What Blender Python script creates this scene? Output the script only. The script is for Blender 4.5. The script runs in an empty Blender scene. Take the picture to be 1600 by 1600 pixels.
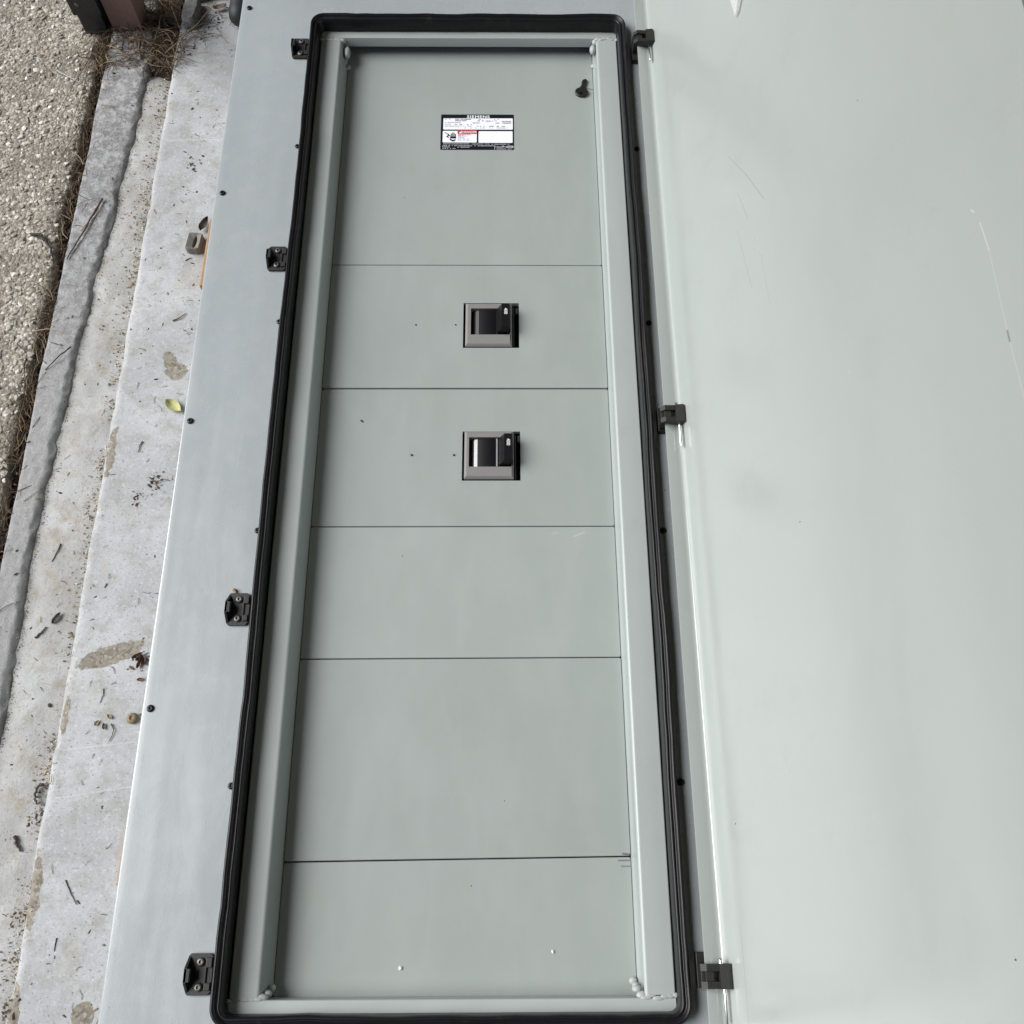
import bpy, math, random
import numpy as np
from mathutils import Vector, Matrix, noise as mn

random.seed(7); np.random.seed(7)
R = math.radians
scn = bpy.context.scene
col = scn.collection

# ---------------------------------------------------------------- camera, sky, sun, exposure
cam = bpy.data.cameras.new('camera')
camo = bpy.data.objects.new('camera', cam); col.objects.link(camo)
cam.sensor_width = 36.0; cam.lens = 36.0 * 1480 / 1600
cam.clip_start = 0.02; cam.clip_end = 500
camo.location = (0.0693, 0.1462, 1.7718)
camo.rotation_euler = (R(22.1686), R(-0.4412), R(-0.2655))
scn.camera = camo

SUN_EL, SUN_AZ = 41.0, -84.0           # azimuth measured clockwise from +Y
world = bpy.data.worlds.new('World'); scn.world = world; world.use_nodes = True
wn = world.node_tree.nodes; wl = world.node_tree.links
bg = wn['Background']
sky = wn.new('ShaderNodeTexSky'); sky.sky_type = 'NISHITA'; sky.sun_disc = False
sky.sun_elevation = R(SUN_EL); sky.sun_rotation = R(SUN_AZ)
sky.air_density = 1.0; sky.dust_density = 2.0; sky.ozone_density = 1.0
wl.new(sky.outputs['Color'], bg.inputs['Color']); bg.inputs['Strength'].default_value = 0.05
sun = bpy.data.lights.new('sun', 'SUN'); sun.energy = 4.4; sun.angle = R(46); sun.color = (1.0, 0.995, 0.985)
suno = bpy.data.objects.new('sun', sun); col.objects.link(suno)
e, a = R(SUN_EL), R(SUN_AZ)
sdir = Vector((math.cos(e) * math.sin(a), math.cos(e) * math.cos(a), math.sin(e)))
suno.rotation_euler = sdir.to_track_quat('Z', 'Y').to_euler(); suno.location = sdir * 6
vs = scn.view_settings; vs.view_transform = 'Standard'; vs.look = 'None'; vs.gamma = 1.0
vs.use_curve_mapping = False; vs.exposure = 0.22
scn.cycles.max_bounces = 10; scn.cycles.diffuse_bounces = 4; scn.cycles.glossy_bounces = 4

# ---------------------------------------------------------------- materials
def new_mat(name):
    m = bpy.data.materials.new(name); m.use_nodes = True
    nt = m.node_tree
    return m, nt, nt.nodes['Principled BSDF']
def N(nt, t, **kw):
    n = nt.nodes.new(t)
    for k, v in kw.items():
        if k.startswith('i_'):
            key = k[2:].replace('_', ' ')
            n.inputs[key].default_value = v
        else: setattr(n, k, v)
    return n
def L(nt, a, b): nt.links.new(a, b)
def pos(nt): return N(nt, 'ShaderNodeNewGeometry').outputs['Position']
def noisen(nt, scale, detail=4, rough=0.55, vec=None, dist=0.0):
    n = N(nt, 'ShaderNodeTexNoise'); n.inputs['Scale'].default_value = scale
    n.inputs['Detail'].default_value = detail; n.inputs['Roughness'].default_value = rough
    n.inputs['Distortion'].default_value = dist
    L(nt, vec if vec is not None else pos(nt), n.inputs['Vector']); return n.outputs['Fac']
def ramp(nt, fac, stops):
    r = N(nt, 'ShaderNodeValToRGB'); cr = r.color_ramp
    while len(cr.elements) < len(stops): cr.elements.new(0.5)
    for el, (p_, c) in zip(cr.elements, stops):
        el.position = p_
        el.color = (c, c, c, 1) if not hasattr(c, '__len__') else (*c, 1)
    L(nt, fac, r.inputs['Fac']); return r.outputs['Color']
def mix(nt, fac, a, b, mode='MIX'):
    m = N(nt, 'ShaderNodeMix', data_type='RGBA', blend_type=mode)
    for sock, v in ((m.inputs[0], fac), (m.inputs[6], a), (m.inputs[7], b)):
        if hasattr(v, 'links') or hasattr(v, 'is_linked'): L(nt, v, sock)
        elif hasattr(v, '__len__'): sock.default_value = (*v, 1)
        else: sock.default_value = v
    return m.outputs[2]
def math_(nt, op, a, b=None, clamp=False):
    m = N(nt, 'ShaderNodeMath', operation=op, use_clamp=clamp)
    for i, v in enumerate((a, b)):
        if v is None: continue
        if hasattr(v, 'is_linked'): L(nt, v, m.inputs[i])
        else: m.inputs[i].default_value = v
    return m.outputs[0]
def bump(nt, h, strength, dist=0.002):
    b = N(nt, 'ShaderNodeBump'); b.inputs['Strength'].default_value = strength
    b.inputs['Distance'].default_value = dist; L(nt, h, b.inputs['Height']); return b.outputs['Normal']
def ellipse(nt, c, rx, ry, rot, jag=0.25, jscale=70):
    """1 inside an irregular patch lying on a horizontal surface"""
    mp = N(nt, 'ShaderNodeMapping', vector_type='TEXTURE')
    mp.inputs['Location'].default_value = (c[0], c[1], 0); mp.inputs['Rotation'].default_value = (0, 0, rot)
    mp.inputs['Scale'].default_value = (rx, ry, 5); L(nt, pos(nt), mp.inputs['Vector'])
    ln = N(nt, 'ShaderNodeVectorMath', operation='LENGTH'); L(nt, mp.outputs[0], ln.inputs[0])
    v = math_(nt, 'ADD', ln.outputs['Value'], math_(nt, 'MULTIPLY', math_(nt, 'SUBTRACT', noisen(nt, jscale, 5), 0.5), jag * 4))
    return math_(nt, 'MULTIPLY', math_(nt, 'SUBTRACT', 1.06, v), 9.0, True)
def segment(nt, a, b, w):
    """1 on a thin straight mark from a to b"""
    a = Vector(a); b = Vector(b); ba = b - a
    s1 = N(nt, 'ShaderNodeVectorMath', operation='SUBTRACT'); L(nt, pos(nt), s1.inputs[0]); s1.inputs[1].default_value = a
    d = N(nt, 'ShaderNodeVectorMath', operation='DOT_PRODUCT'); L(nt, s1.outputs[0], d.inputs[0]); d.inputs[1].default_value = ba / ba.length_squared
    h = math_(nt, 'ADD', d.outputs['Value'], 0.0, True)
    sc = N(nt, 'ShaderNodeVectorMath', operation='SCALE'); sc.inputs[0].default_value = ba; L(nt, h, sc.inputs['Scale'])
    s2 = N(nt, 'ShaderNodeVectorMath', operation='SUBTRACT'); L(nt, s1.outputs[0], s2.inputs[0]); L(nt, sc.outputs[0], s2.inputs[1])
    ln = N(nt, 'ShaderNodeVectorMath', operation='LENGTH'); L(nt, s2.outputs[0], ln.inputs[0])
    return math_(nt, 'MULTIPLY', math_(nt, 'SUBTRACT', 1.0, math_(nt, 'DIVIDE', ln.outputs['Value'], w)), 2.0, True)

def simple(name, c, rough=0.5, metal=0.0, spec=0.5, var=0.0, vscale=40, bumps=0.0, bscale=400):
    m, nt, b = new_mat(name)
    b.inputs['Base Color'].default_value = (*c, 1); b.inputs['Roughness'].default_value = rough
    b.inputs['Metallic'].default_value = metal; b.inputs['Specular IOR Level'].default_value = spec
    if var:
        f = noisen(nt, vscale, 5)
        L(nt, mix(nt, f, tuple(x * (1 - var) for x in c), tuple(min(1, x * (1 + var)) for x in c)), b.inputs['Base Color'])
    if bumps: L(nt, bump(nt, noisen(nt, bscale, 3), bumps, 0.001), b.inputs['Normal'])
    return m

def paint(name, c, rough, marks=(), specks=True, dusty=0.0, wave=(4.5, 4.5, 4.5), wamt=0.10, spec=0.6):
    m, nt, b = new_mat(name)
    big = noisen(nt, 3.0, 3); fine = noisen(nt, 900, 2)
    colr = mix(nt, big, tuple(x * 0.97 for x in c), tuple(x * 1.03 for x in c))
    oi = N(nt, 'ShaderNodeObjectInfo')
    tone = ramp(nt, oi.outputs['Random'], [(0.0, 0.965), (1.0, 1.03)])
    colr = mix(nt, 1.0, colr, tone, 'MULTIPLY')
    st = N(nt, 'ShaderNodeMapping'); st.inputs['Scale'].default_value = (16, 5, 16); L(nt, pos(nt), st.inputs['Vector'])
    smear = ramp(nt, noisen(nt, 1.0, 6, 0.68, st.outputs[0], 0.4), [(0.42, 0.0), (0.72, 1.0)])
    colr = mix(nt, math_(nt, 'MULTIPLY', smear, 0.09), colr, (0.44, 0.455, 0.44))
    dirt = ramp(nt, noisen(nt, 11, 8, 0.72), [(0.56, 0.0), (0.78, 0.22)])
    colr = mix(nt, dirt, colr, (0.26, 0.255, 0.23))
    if dusty:
        f = ramp(nt, noisen(nt, 28, 6, 0.65), [(0.5, 0.0), (0.75, dusty)])
        colr = mix(nt, f, colr, (0.50, 0.50, 0.49))
    if specks:
        v = N(nt, 'ShaderNodeTexVoronoi'); v.inputs['Scale'].default_value = 42
        L(nt, pos(nt), v.inputs['Vector'])
        sep = N(nt, 'ShaderNodeSeparateColor'); L(nt, v.outputs['Color'], sep.inputs[0])
        near = math_(nt, 'LESS_THAN', v.outputs['Distance'], math_(nt, 'MULTIPLY', sep.outputs[1], 0.05))
        some = math_(nt, 'GREATER_THAN', sep.outputs[0], 0.90)
        colr = mix(nt, math_(nt, 'MULTIPLY', near, some), colr, (0.06, 0.055, 0.05))
    for (p0, p1, w, mc, amt) in marks:
        colr = mix(nt, math_(nt, 'MULTIPLY', segment(nt, p0, p1, w), amt), colr, mc)
    L(nt, colr, b.inputs['Base Color'])
    L(nt, math_(nt, 'ADD', ramp(nt, noisen(nt, 7, 5), [(0.3, rough * 0.88), (0.7, rough * 1.12)]), math_(nt, 'MULTIPLY', smear, 0.10)), b.inputs['Roughness'])
    b.inputs['Specular IOR Level'].default_value = spec
    bn = N(nt, 'ShaderNodeBump'); bn.inputs['Strength'].default_value = 0.05; bn.inputs['Distance'].default_value = 0.001
    L(nt, noisen(nt, 330, 2), bn.inputs['Height'])
    b2 = N(nt, 'ShaderNodeBump'); b2.inputs['Strength'].default_value = wamt; b2.inputs['Distance'].default_value = 0.03
    wm = N(nt, 'ShaderNodeMapping'); wm.inputs['Scale'].default_value = wave; L(nt, pos(nt), wm.inputs['Vector'])
    L(nt, noisen(nt, 1.0, 3, 0.5, wm.outputs[0]), b2.inputs['Height']); L(nt, bn.outputs['Normal'], b2.inputs['Normal'])
    L(nt, b2.outputs['Normal'], b.inputs['Normal'])
    return m

GREY = (0.346, 0.380, 0.373)
m_face = paint('grey_enamel_face', (0.350, 0.384, 0.396), 0.25, dusty=0.18, spec=1.0, wave=(6, 0.7, 6), wamt=0.10)
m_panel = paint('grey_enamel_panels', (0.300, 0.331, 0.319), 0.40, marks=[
    ((0.2535, 0.196, 0.3052), (0.236, 0.196, 0.3052), 0.0018, (0.06, 0.05, 0.09), 0.8),
    ((0.2535, 0.188, 0.3052), (0.24, 0.188, 0.3052), 0.0018, (0.06, 0.05, 0.09), 0.7),
    ((0.2535, 0.204, 0.3052), (0.243, 0.205, 0.3052), 0.0021, (0.06, 0.05, 0.06), 0.7),
    ((0.2535, 1.6761, 0.3052), (0.243, 1.679, 0.3052), 0.0021, (0.10, 0.08, 0.10), 0.7),
    ((0.186, 0.7, 0.3052), (0.203, 0.707, 0.3052), 0.00135, (0.50, 0.53, 0.51), 0.5),
    ((0.15, 0.705, 0.3052), (0.158, 0.7065, 0.3052), 0.003, (0.42, 0.38, 0.31), 0.5)])
m_rail = paint('grey_enamel_rails', GREY, 0.36, specks=False)

PHI = R(109)
DH = Vector((0.3606, 0.0, 0.380))
DS = Vector((-math.cos(PHI), 0, math.sin(PHI)))       # along the door, away from the hinge
DN = Vector((-math.sin(PHI), 0, -math.cos(PHI)))      # inner normal
def dp(s, y, n=0.0): return DH + DS * s + DN * n + Vector((0, y, 0))
m_door = paint('grey_enamel_door', (0.362, 0.394, 0.379), 0.18, spec=0.95, marks=[
    (dp(.6303, .795), dp(.633, .759), .0010, (.60, .63, .61), .45),
    (dp(.633, .759), dp(.6322, .652), .0009, (.55, .58, .56), .24),
    (dp(.6322, .652), dp(.636, .40), .0009, (.55, .58, .56), .24),
    (dp(.6322, .662), dp(.6322, .650), .0014, (.10, .10, .09), .6),
    (dp(.2146, 1.245), dp(.2531, 1.1775), .0009, (.20, .17, .14), .30),
    (dp(.2531, 1.1775), dp(.2881, 1.1025), .0009, (.16, .15, .14), .45),
    (dp(.228, 1.16), dp(.245, 1.10), .0016, (.24, .25, .24), .35),
    (dp(.215, 1.10), dp(.235, 0.98), .0014, (.24, .25, .24), .30),
    (dp(.265, 1.02), dp(.272, 0.93), .0016, (.24, .25, .24), .22),
    (dp(.6231, .817), dp(.626, .812), .0013, (.6, .62, .6), .45),
    (dp(.051, .11), dp(.050, -.03), .0010, (.22, .23, .22), .35)])

# black rubber with pale scuffs
m_rubber, nt, b = new_mat('black_rubber')
sc_ = ramp(nt, noisen(nt, 60, 6, 0.7), [(0.58, 0.0), (0.76, 0.5)])
L(nt, mix(nt, sc_, (0.008, 0.008, 0.009), (0.05, 0.047, 0.044)), b.inputs['Base Color'])
b.inputs['Roughness'].default_value = 0.36; b.inputs['Specular IOR Level'].default_value = 0.28
L(nt, bump(nt, noisen(nt, 120, 4), 0.25, 0.001), b.inputs['Normal'])
m_black = simple('black_plastic', (0.006, 0.006, 0.007), 0.40, spec=0.22, bumps=0.08, bscale=500)
m_dusty_black = simple('dusty_black_plastic', (0.017, 0.017, 0.016), 0.5, var=0.5, vscale=90, bumps=0.1)
m_screw = simple('blackened_screw', (0.035, 0.035, 0.037), 0.38, metal=0.7)
m_screw_grey = simple('dull_zinc_screw', (0.16, 0.155, 0.15), 0.45, metal=0.7, var=0.3, vscale=300)
m_chrome = simple('bright_steel', (0.75, 0.75, 0.74), 0.16, metal=1.0)
m_bezel = simple('grey_bezel_plastic', (0.205, 0.198, 0.198), 0.45, var=0.06, vscale=60)
m_strip = simple('silvered_strip', (0.42, 0.42, 0.43), 0.35, metal=0.2, var=0.15, vscale=120)
m_strip_dark = simple('dull_grey_strip', (0.07, 0.07, 0.07), 0.45)
m_dark = simple('dark_interior', (0.01, 0.01, 0.011), 0.8)
m_weld = simple('painted_weld', (0.37, 0.395, 0.39), 0.45, var=0.1, vscale=200, bumps=0.3, bscale=200)
m_lab_black = simple('label_black', (0.010, 0.010, 0.016), 0.3)
m_lab_white = simple('label_white', (0.80, 0.82, 0.86), 0.3)
m_lab_red = simple('label_red', (0.50, 0.045, 0.055), 0.3)
m_lab_ink = simple('label_ink', (0.30, 0.32, 0.40), 0.4)
m_lab_inkd = simple('label_ink_dark', (0.14, 0.14, 0.18), 0.4)
m_lab_grey = simple('label_fine_print', (0.42, 0.42, 0.46), 0.4)
m_print = simple('white_print', (0.75, 0.75, 0.76), 0.5)
m_key = simple('dark_key_metal', (0.035, 0.034, 0.033), 0.42, metal=0.6, var=0.3, vscale=200)
m_wood = simple('raw_pine', (0.34, 0.21, 0.12), 0.75, var=0.3, vscale=30, bumps=0.3, bscale=90)
m_post = simple('brown_post_paint', (0.22, 0.14, 0.122), 0.6, var=0.25, vscale=120, bumps=0.15, bscale=300)
m_boxblk = simple('faded_black_plastic', (0.022, 0.024, 0.026), 0.4, var=0.3, vscale=50)
m_hose = simple('dark_grey_rubber_hose', (0.030, 0.031, 0.033), 0.55, var=0.3, vscale=60)

# clear plastic
m_clear, nt, b = new_mat('clear_film')
b.inputs['Base Color'].default_value = (0.80, 0.80, 0.79, 1); b.inputs['Roughness'].default_value = 0.2
b.inputs['Alpha'].default_value = 0.42

def island_mat(name, stops, rough=0.85):
    m, nt, b = new_mat(name)
    g = N(nt, 'ShaderNodeNewGeometry')
    L(nt, ramp(nt, g.outputs['Random Per Island'], stops), b.inputs['Base Color'])
    b.inputs['Roughness'].default_value = rough
    return m
m_pebble = island_mat('aggregate_pebbles', [(0.0, (.22, .185, .145)), (0.22, (.34, .30, .24)), (0.45, (.44, .40, .33)), (0.62, (.30, .28, .26)), (0.85, (.56, .53, .46)), (1.0, (.80, .78, .73))])
m_grit = island_mat('tan_grit', [(0.0, (.10, .065, .035)), (0.3, (.26, .18, .10)), (0.6, (.42, .33, .21)), (0.85, (.60, .52, .38)), (1.0, (.72, .68, .58))])
m_litter = island_mat('dark_litter', [(0.0, (.022, .017, .013)), (0.45, (.06, .042, .028)), (0.8, (.13, .085, .055)), (1.0, (.26, .20, .13))])
m_fibre = island_mat('dry_grass_fibres', [(0.0, (.035, .022, .014)), (0.4, (.10, .06, .035)), (0.75, (.22, .15, .085)), (1.0, (.46, .37, .24))])
m_twig = simple('dead_twig', (0.085, 0.060, 0.045), 0.8, var=0.4, vscale=150)
m_twig_dark = simple('dark_twig', (0.040, 0.030, 0.024), 0.8, var=0.4, vscale=150)
m_stem = simple('pale_dry_stem', (0.36, 0.28, 0.18), 0.75, var=0.3, vscale=120)
m_bark = simple('curled_bark', (0.060, 0.046, 0.040), 0.75, var=0.4, vscale=150, bumps=0.4, bscale=300)
m_leafbrown = simple('brown_dead_leaf', (0.11, 0.055, 0.035), 0.7, var=0.4, vscale=120)
m_leafgreen = simple('yellow_green_leaf', (0.42, 0.42, 0.18), 0.6, var=0.3, vscale=130)
m_seed = simple('tan_seed', (0.22, 0.17, 0.10), 0.7, var=0.6, vscale=220, bumps=0.5, bscale=500)
m_flake = simple('white_flake', (0.82, 0.82, 0.80), 0.5)
m_blockg = simple('grey_weathered_block', (0.19, 0.175, 0.155), 0.85, var=0.3, vscale=120, bumps=0.4, bscale=200)
m_stone = simple('grey_concrete_chunk', (0.17, 0.168, 0.165), 0.9, var=0.75, vscale=110, bumps=1.0, bscale=130)
m_soil = simple('dark_soil', (0.035, 0.026, 0.019), 0.95, var=0.6, vscale=90, bumps=0.8, bscale=150)
m_ground = simple('dry_ground', (0.20, 0.17, 0.13), 0.95, var=0.3, vscale=3)

# painted slab
m_slab, nt, b = new_mat('painted_concrete')
c0 = mix(nt, ramp(nt, noisen(nt, 6, 6, 0.6), [(0.35, 0.0), (0.65, 1.0)]), (0.335, 0.347, 0.358), (0.455, 0.467, 0.480))
c0 = mix(nt, ramp(nt, noisen(nt, 22, 7, 0.7), [(0.46, 0.0), (0.66, 0.85)]), c0, (0.29, 0.282, 0.262))
c0 = mix(nt, ramp(nt, noisen(nt, 120, 4, 0.7), [(0.54, 0.0), (0.68, 0.6)]), c0, (0.55, 0.555, 0.56))
c0 = mix(nt, ramp(nt, noisen(nt, 210, 3, 0.6), [(0.61, 0.0), (0.67, 0.75)]), c0, (0.15, 0.13, 0.105))
c0 = mix(nt, ramp(nt, noisen(nt, 9, 5, 0.65, dist=0.6), [(0.58, 0.0), (0.74, 0.5)]), c0, (0.38, 0.345, 0.29))
c0 = mix(nt, ramp(nt, noisen(nt, 70, 9, 0.8), [(0.55, 0.0), (0.68, 0.45)]), c0, (0.26, 0.25, 0.235))
vb = N(nt, 'ShaderNodeTexVoronoi'); vb.inputs['Scale'].default_value = 210; L(nt, pos(nt), vb.inputs['Vector'])
sb_ = N(nt, 'ShaderNodeSeparateColor'); L(nt, vb.outputs['Color'], sb_.inputs[0])
bare = ramp(nt, sb_.outputs[0], [(0.0, (.10, .085, .065)), (0.5, (.20, .175, .135)), (0.85, (.27, .235, .185)), (1.0, (.36, .33, .27))])
bare = mix(nt, ramp(nt, noisen(nt, 55, 6, 0.7), [(0.4, 0.0), (0.65, 0.8)]), bare, (0.23, 0.215, 0.185))
for (cx, cy), rx, ry, rot, jag in [((-.676, .576), .064, .019, R(18), .22), ((-.6286, -.031), .019, .021, 0, .12),
                                   ((-.649, 1.2187), .014, .026, R(20), .35), ((-.632, 1.195), .022, .022, 0, .4),
                                   ((-.742, 1.005), .010, .055, 0, .5), ((-.744, .16), .012, .06, 0, .5), ((-.744, .46), .008, .035, 0, .6), ((-.745, -.03), .010, .05, 0, .5)]:
    c0 = mix(nt, ellipse(nt, (cx, cy), rx, ry, rot, jag), c0, bare)
for p0, p1, w in [((-.735, .40, 0), (-.60, .415, 0), .0022), ((-.735, .315, 0), (-.60, .335, 0), .0018), ((-.74, 1.83, 0), (-.60, 1.835, 0), .0020)]:
    c0 = mix(nt, math_(nt, 'MULTIPLY', segment(nt, p0, p1, w), 0.22), c0, (0.66, 0.66, 0.65))
L(nt, c0, b.inputs['Base Color']); b.inputs['Roughness'].default_value = 0.72
L(nt, bump(nt, noisen(nt, 160, 7, 0.7), 0.35, 0.002), b.inputs['Normal'])
# gutter strip
m_gut, nt, b = new_mat('stained_concrete_gutter')
c0 = mix(nt, ramp(nt, noisen(nt, 8, 6, 0.6), [(0.35, 0.0), (0.65, 1.0)]), (0.39, 0.387, 0.37), (0.52, 0.525, 0.525))
c0 = mix(nt, ramp(nt, noisen(nt, 30, 7, 0.7), [(0.50, 0.0), (0.70, 0.7)]), c0, (0.36, 0.30, 0.22))
c0 = mix(nt, ramp(nt, noisen(nt, 170, 4, 0.7), [(0.60, 0.0), (0.68, 0.7)]), c0, (0.15, 0.12, 0.09))
c0 = mix(nt, ramp(nt, noisen(nt, 14, 3, 0.5, dist=2.0), [(0.495, 0.0), (0.50, 0.5), (0.505, 0.0)]), c0, (0.16, 0.13, 0.11))
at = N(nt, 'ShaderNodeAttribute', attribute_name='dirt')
c0 = mix(nt, math_(nt, 'MULTIPLY', math_(nt, 'MULTIPLY', at.outputs['Fac'], ramp(nt, noisen(nt, 35, 8, 0.75), [(0.30, 0.2), (0.60, 1.0)])), 0.85), c0, (0.115, 0.105, 0.09))  # dark joint stain that also paints in the shade below the kerb edge
L(nt, c0, b.inputs['Base Color']); b.inputs['Roughness'].default_value = 0.85
L(nt, bump(nt, noisen(nt, 140, 7, 0.7), 0.5, 0.003), b.inputs['Normal'])
# kerb strip
m_kerb, nt, b = new_mat('weathered_grey_kerb')
c0 = mix(nt, ramp(nt, noisen(nt, 17, 12, 0.78), [(0.36, 0.0), (0.62, 1.0)]), (0.155, 0.155, 0.157), (0.40, 0.403, 0.408))
sx_ = N(nt, 'ShaderNodeSeparateXYZ'); L(nt, pos(nt), sx_.inputs[0])
c0 = mix(nt, ramp(nt, noisen(nt, 95, 8, 0.8), [(0.40, 0.40), (0.55, 0.0)]), c0, (0.12, 0.115, 0.11))
c0 = mix(nt, ramp(nt, noisen(nt, 26, 12, 0.8), [(0.50, 0.0), (0.59, 0.9)]), c0, (0.58, 0.585, 0.60))
c0 = mix(nt, ramp(nt, noisen(nt, 200, 4, 0.7), [(0.62, 0.0), (0.70, 0.6)]), c0, (0.08, 0.075, 0.07))
c0 = mix(nt, ramp(nt, noisen(nt, 300, 6, 0.85), [(0.42, 0.0), (0.60, 0.6)]), c0, (0.52, 0.52, 0.52))
c0 = mix(nt, ramp(nt, noisen(nt, 420, 4, 0.8), [(0.56, 0.0), (0.63, 0.8)]), c0, (0.07, 0.068, 0.065))
c0 = mix(nt, ramp(nt, noisen(nt, 45, 10, 0.85), [(0.52, 0.0), (0.57, 0.8)]), c0, (0.60, 0.60, 0.605))
c0 = mix(nt, ramp(nt, noisen(nt, 62, 9, 0.8), [(0.55, 0.0), (0.66, 0.7)]), c0, (0.13, 0.128, 0.125))
c0 = mix(nt, math_(nt, 'MULTIPLY', ramp(nt, math_(nt, 'ADD', math_(nt, 'MULTIPLY', sx_.outputs[1], 0.5), math_(nt, 'MULTIPLY', noisen(nt, 9, 4), 0.4)), [(0.72, 1.0), (1.12, 0.0)]), 0.72), c0, (0.48, 0.48, 0.475))
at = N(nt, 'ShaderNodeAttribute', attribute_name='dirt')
c0 = mix(nt, math_(nt, 'MULTIPLY', math_(nt, 'MULTIPLY', at.outputs['Fac'], ramp(nt, noisen(nt, 35, 8, 0.75), [(0.30, 0.2), (0.60, 1.0)])), 0.85), c0, (0.115, 0.105, 0.09))  # joint stain plus shade of the kerb's rounded edge, put into the colour
L(nt, c0, b.inputs['Base Color']); b.inputs['Roughness'].default_value = 0.9
L(nt, bump(nt, noisen(nt, 190, 10, 0.85), 1.0, 0.006), b.inputs['Normal'])
# exposed aggregate pavement
m_pave, nt, b = new_mat('exposed_aggregate')
v = N(nt, 'ShaderNodeTexVoronoi'); v.inputs['Scale'].default_value = 150; L(nt, pos(nt), v.inputs['Vector'])
sep = N(nt, 'ShaderNodeSeparateColor'); L(nt, v.outputs['Color'], sep.inputs[0])
c1 = ramp(nt, sep.outputs[0], [(0.0, (.20, .18, .15)), (0.35, (.31, .28, .235)), (0.65, (.42, .385, .325)), (0.85, (.52, .485, .42)), (1.0, (.72, .70, .65))])
c1 = mix(nt, ramp(nt, v.outputs['Distance'], [(0.50, 0.0), (0.80, 0.6)]), c1, (0.17, 0.15, 0.12))
c1 = mix(nt, ramp(nt, noisen(nt, 7, 6, 0.65), [(0.44, 0.0), (0.64, 0.8)]), c1, (0.16, 0.142, 0.11))
L(nt, c1, b.inputs['Base Color']); b.inputs['Roughness'].default_value = 0.9
L(nt, bump(nt, math_(nt, 'SUBTRACT', math_(nt, 'MULTIPLY', noisen(nt, 300, 4), 1.2), v.outputs['Distance']), 0.7, 0.004), b.inputs['Normal'])

# ---------------------------------------------------------------- mesh helpers
WORLD = {}
def obj(name, V, F, mat, parent=None, smooth=False, base=False, sharp=35):
    V = np.asarray(V, float)
    lo, hi = V.min(0), V.max(0); c = (lo + hi) / 2
    if base: c[2] = lo[2]
    me = bpy.data.meshes.new(name); me.from_pydata((V - c).tolist(), [], F); me.update()
    if smooth:
        me.polygons.foreach_set('use_smooth', [True] * len(me.polygons))
        me.set_sharp_from_angle(angle=R(sharp))
    me.materials.append(mat)
    o = bpy.data.objects.new(name, me); col.objects.link(o)
    pw = WORLD.get(parent.name, Vector((0, 0, 0))) if parent else Vector((0, 0, 0))
    if parent: o.parent = parent
    o.location = Vector(c) - pw; WORLD[o.name] = Vector(c)
    return o
def tag(o, label, cat, group=None, kind=None):
    o['label'] = label
    if cat: o['category'] = cat
    if group: o['group'] = group
    if kind: o['kind'] = kind
    return o
def empty(name, loc):
    o = bpy.data.objects.new(name, None); col.objects.link(o); o.location = loc
    o.empty_display_size = 0.05; WORLD[o.name] = Vector(loc); return o
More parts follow.
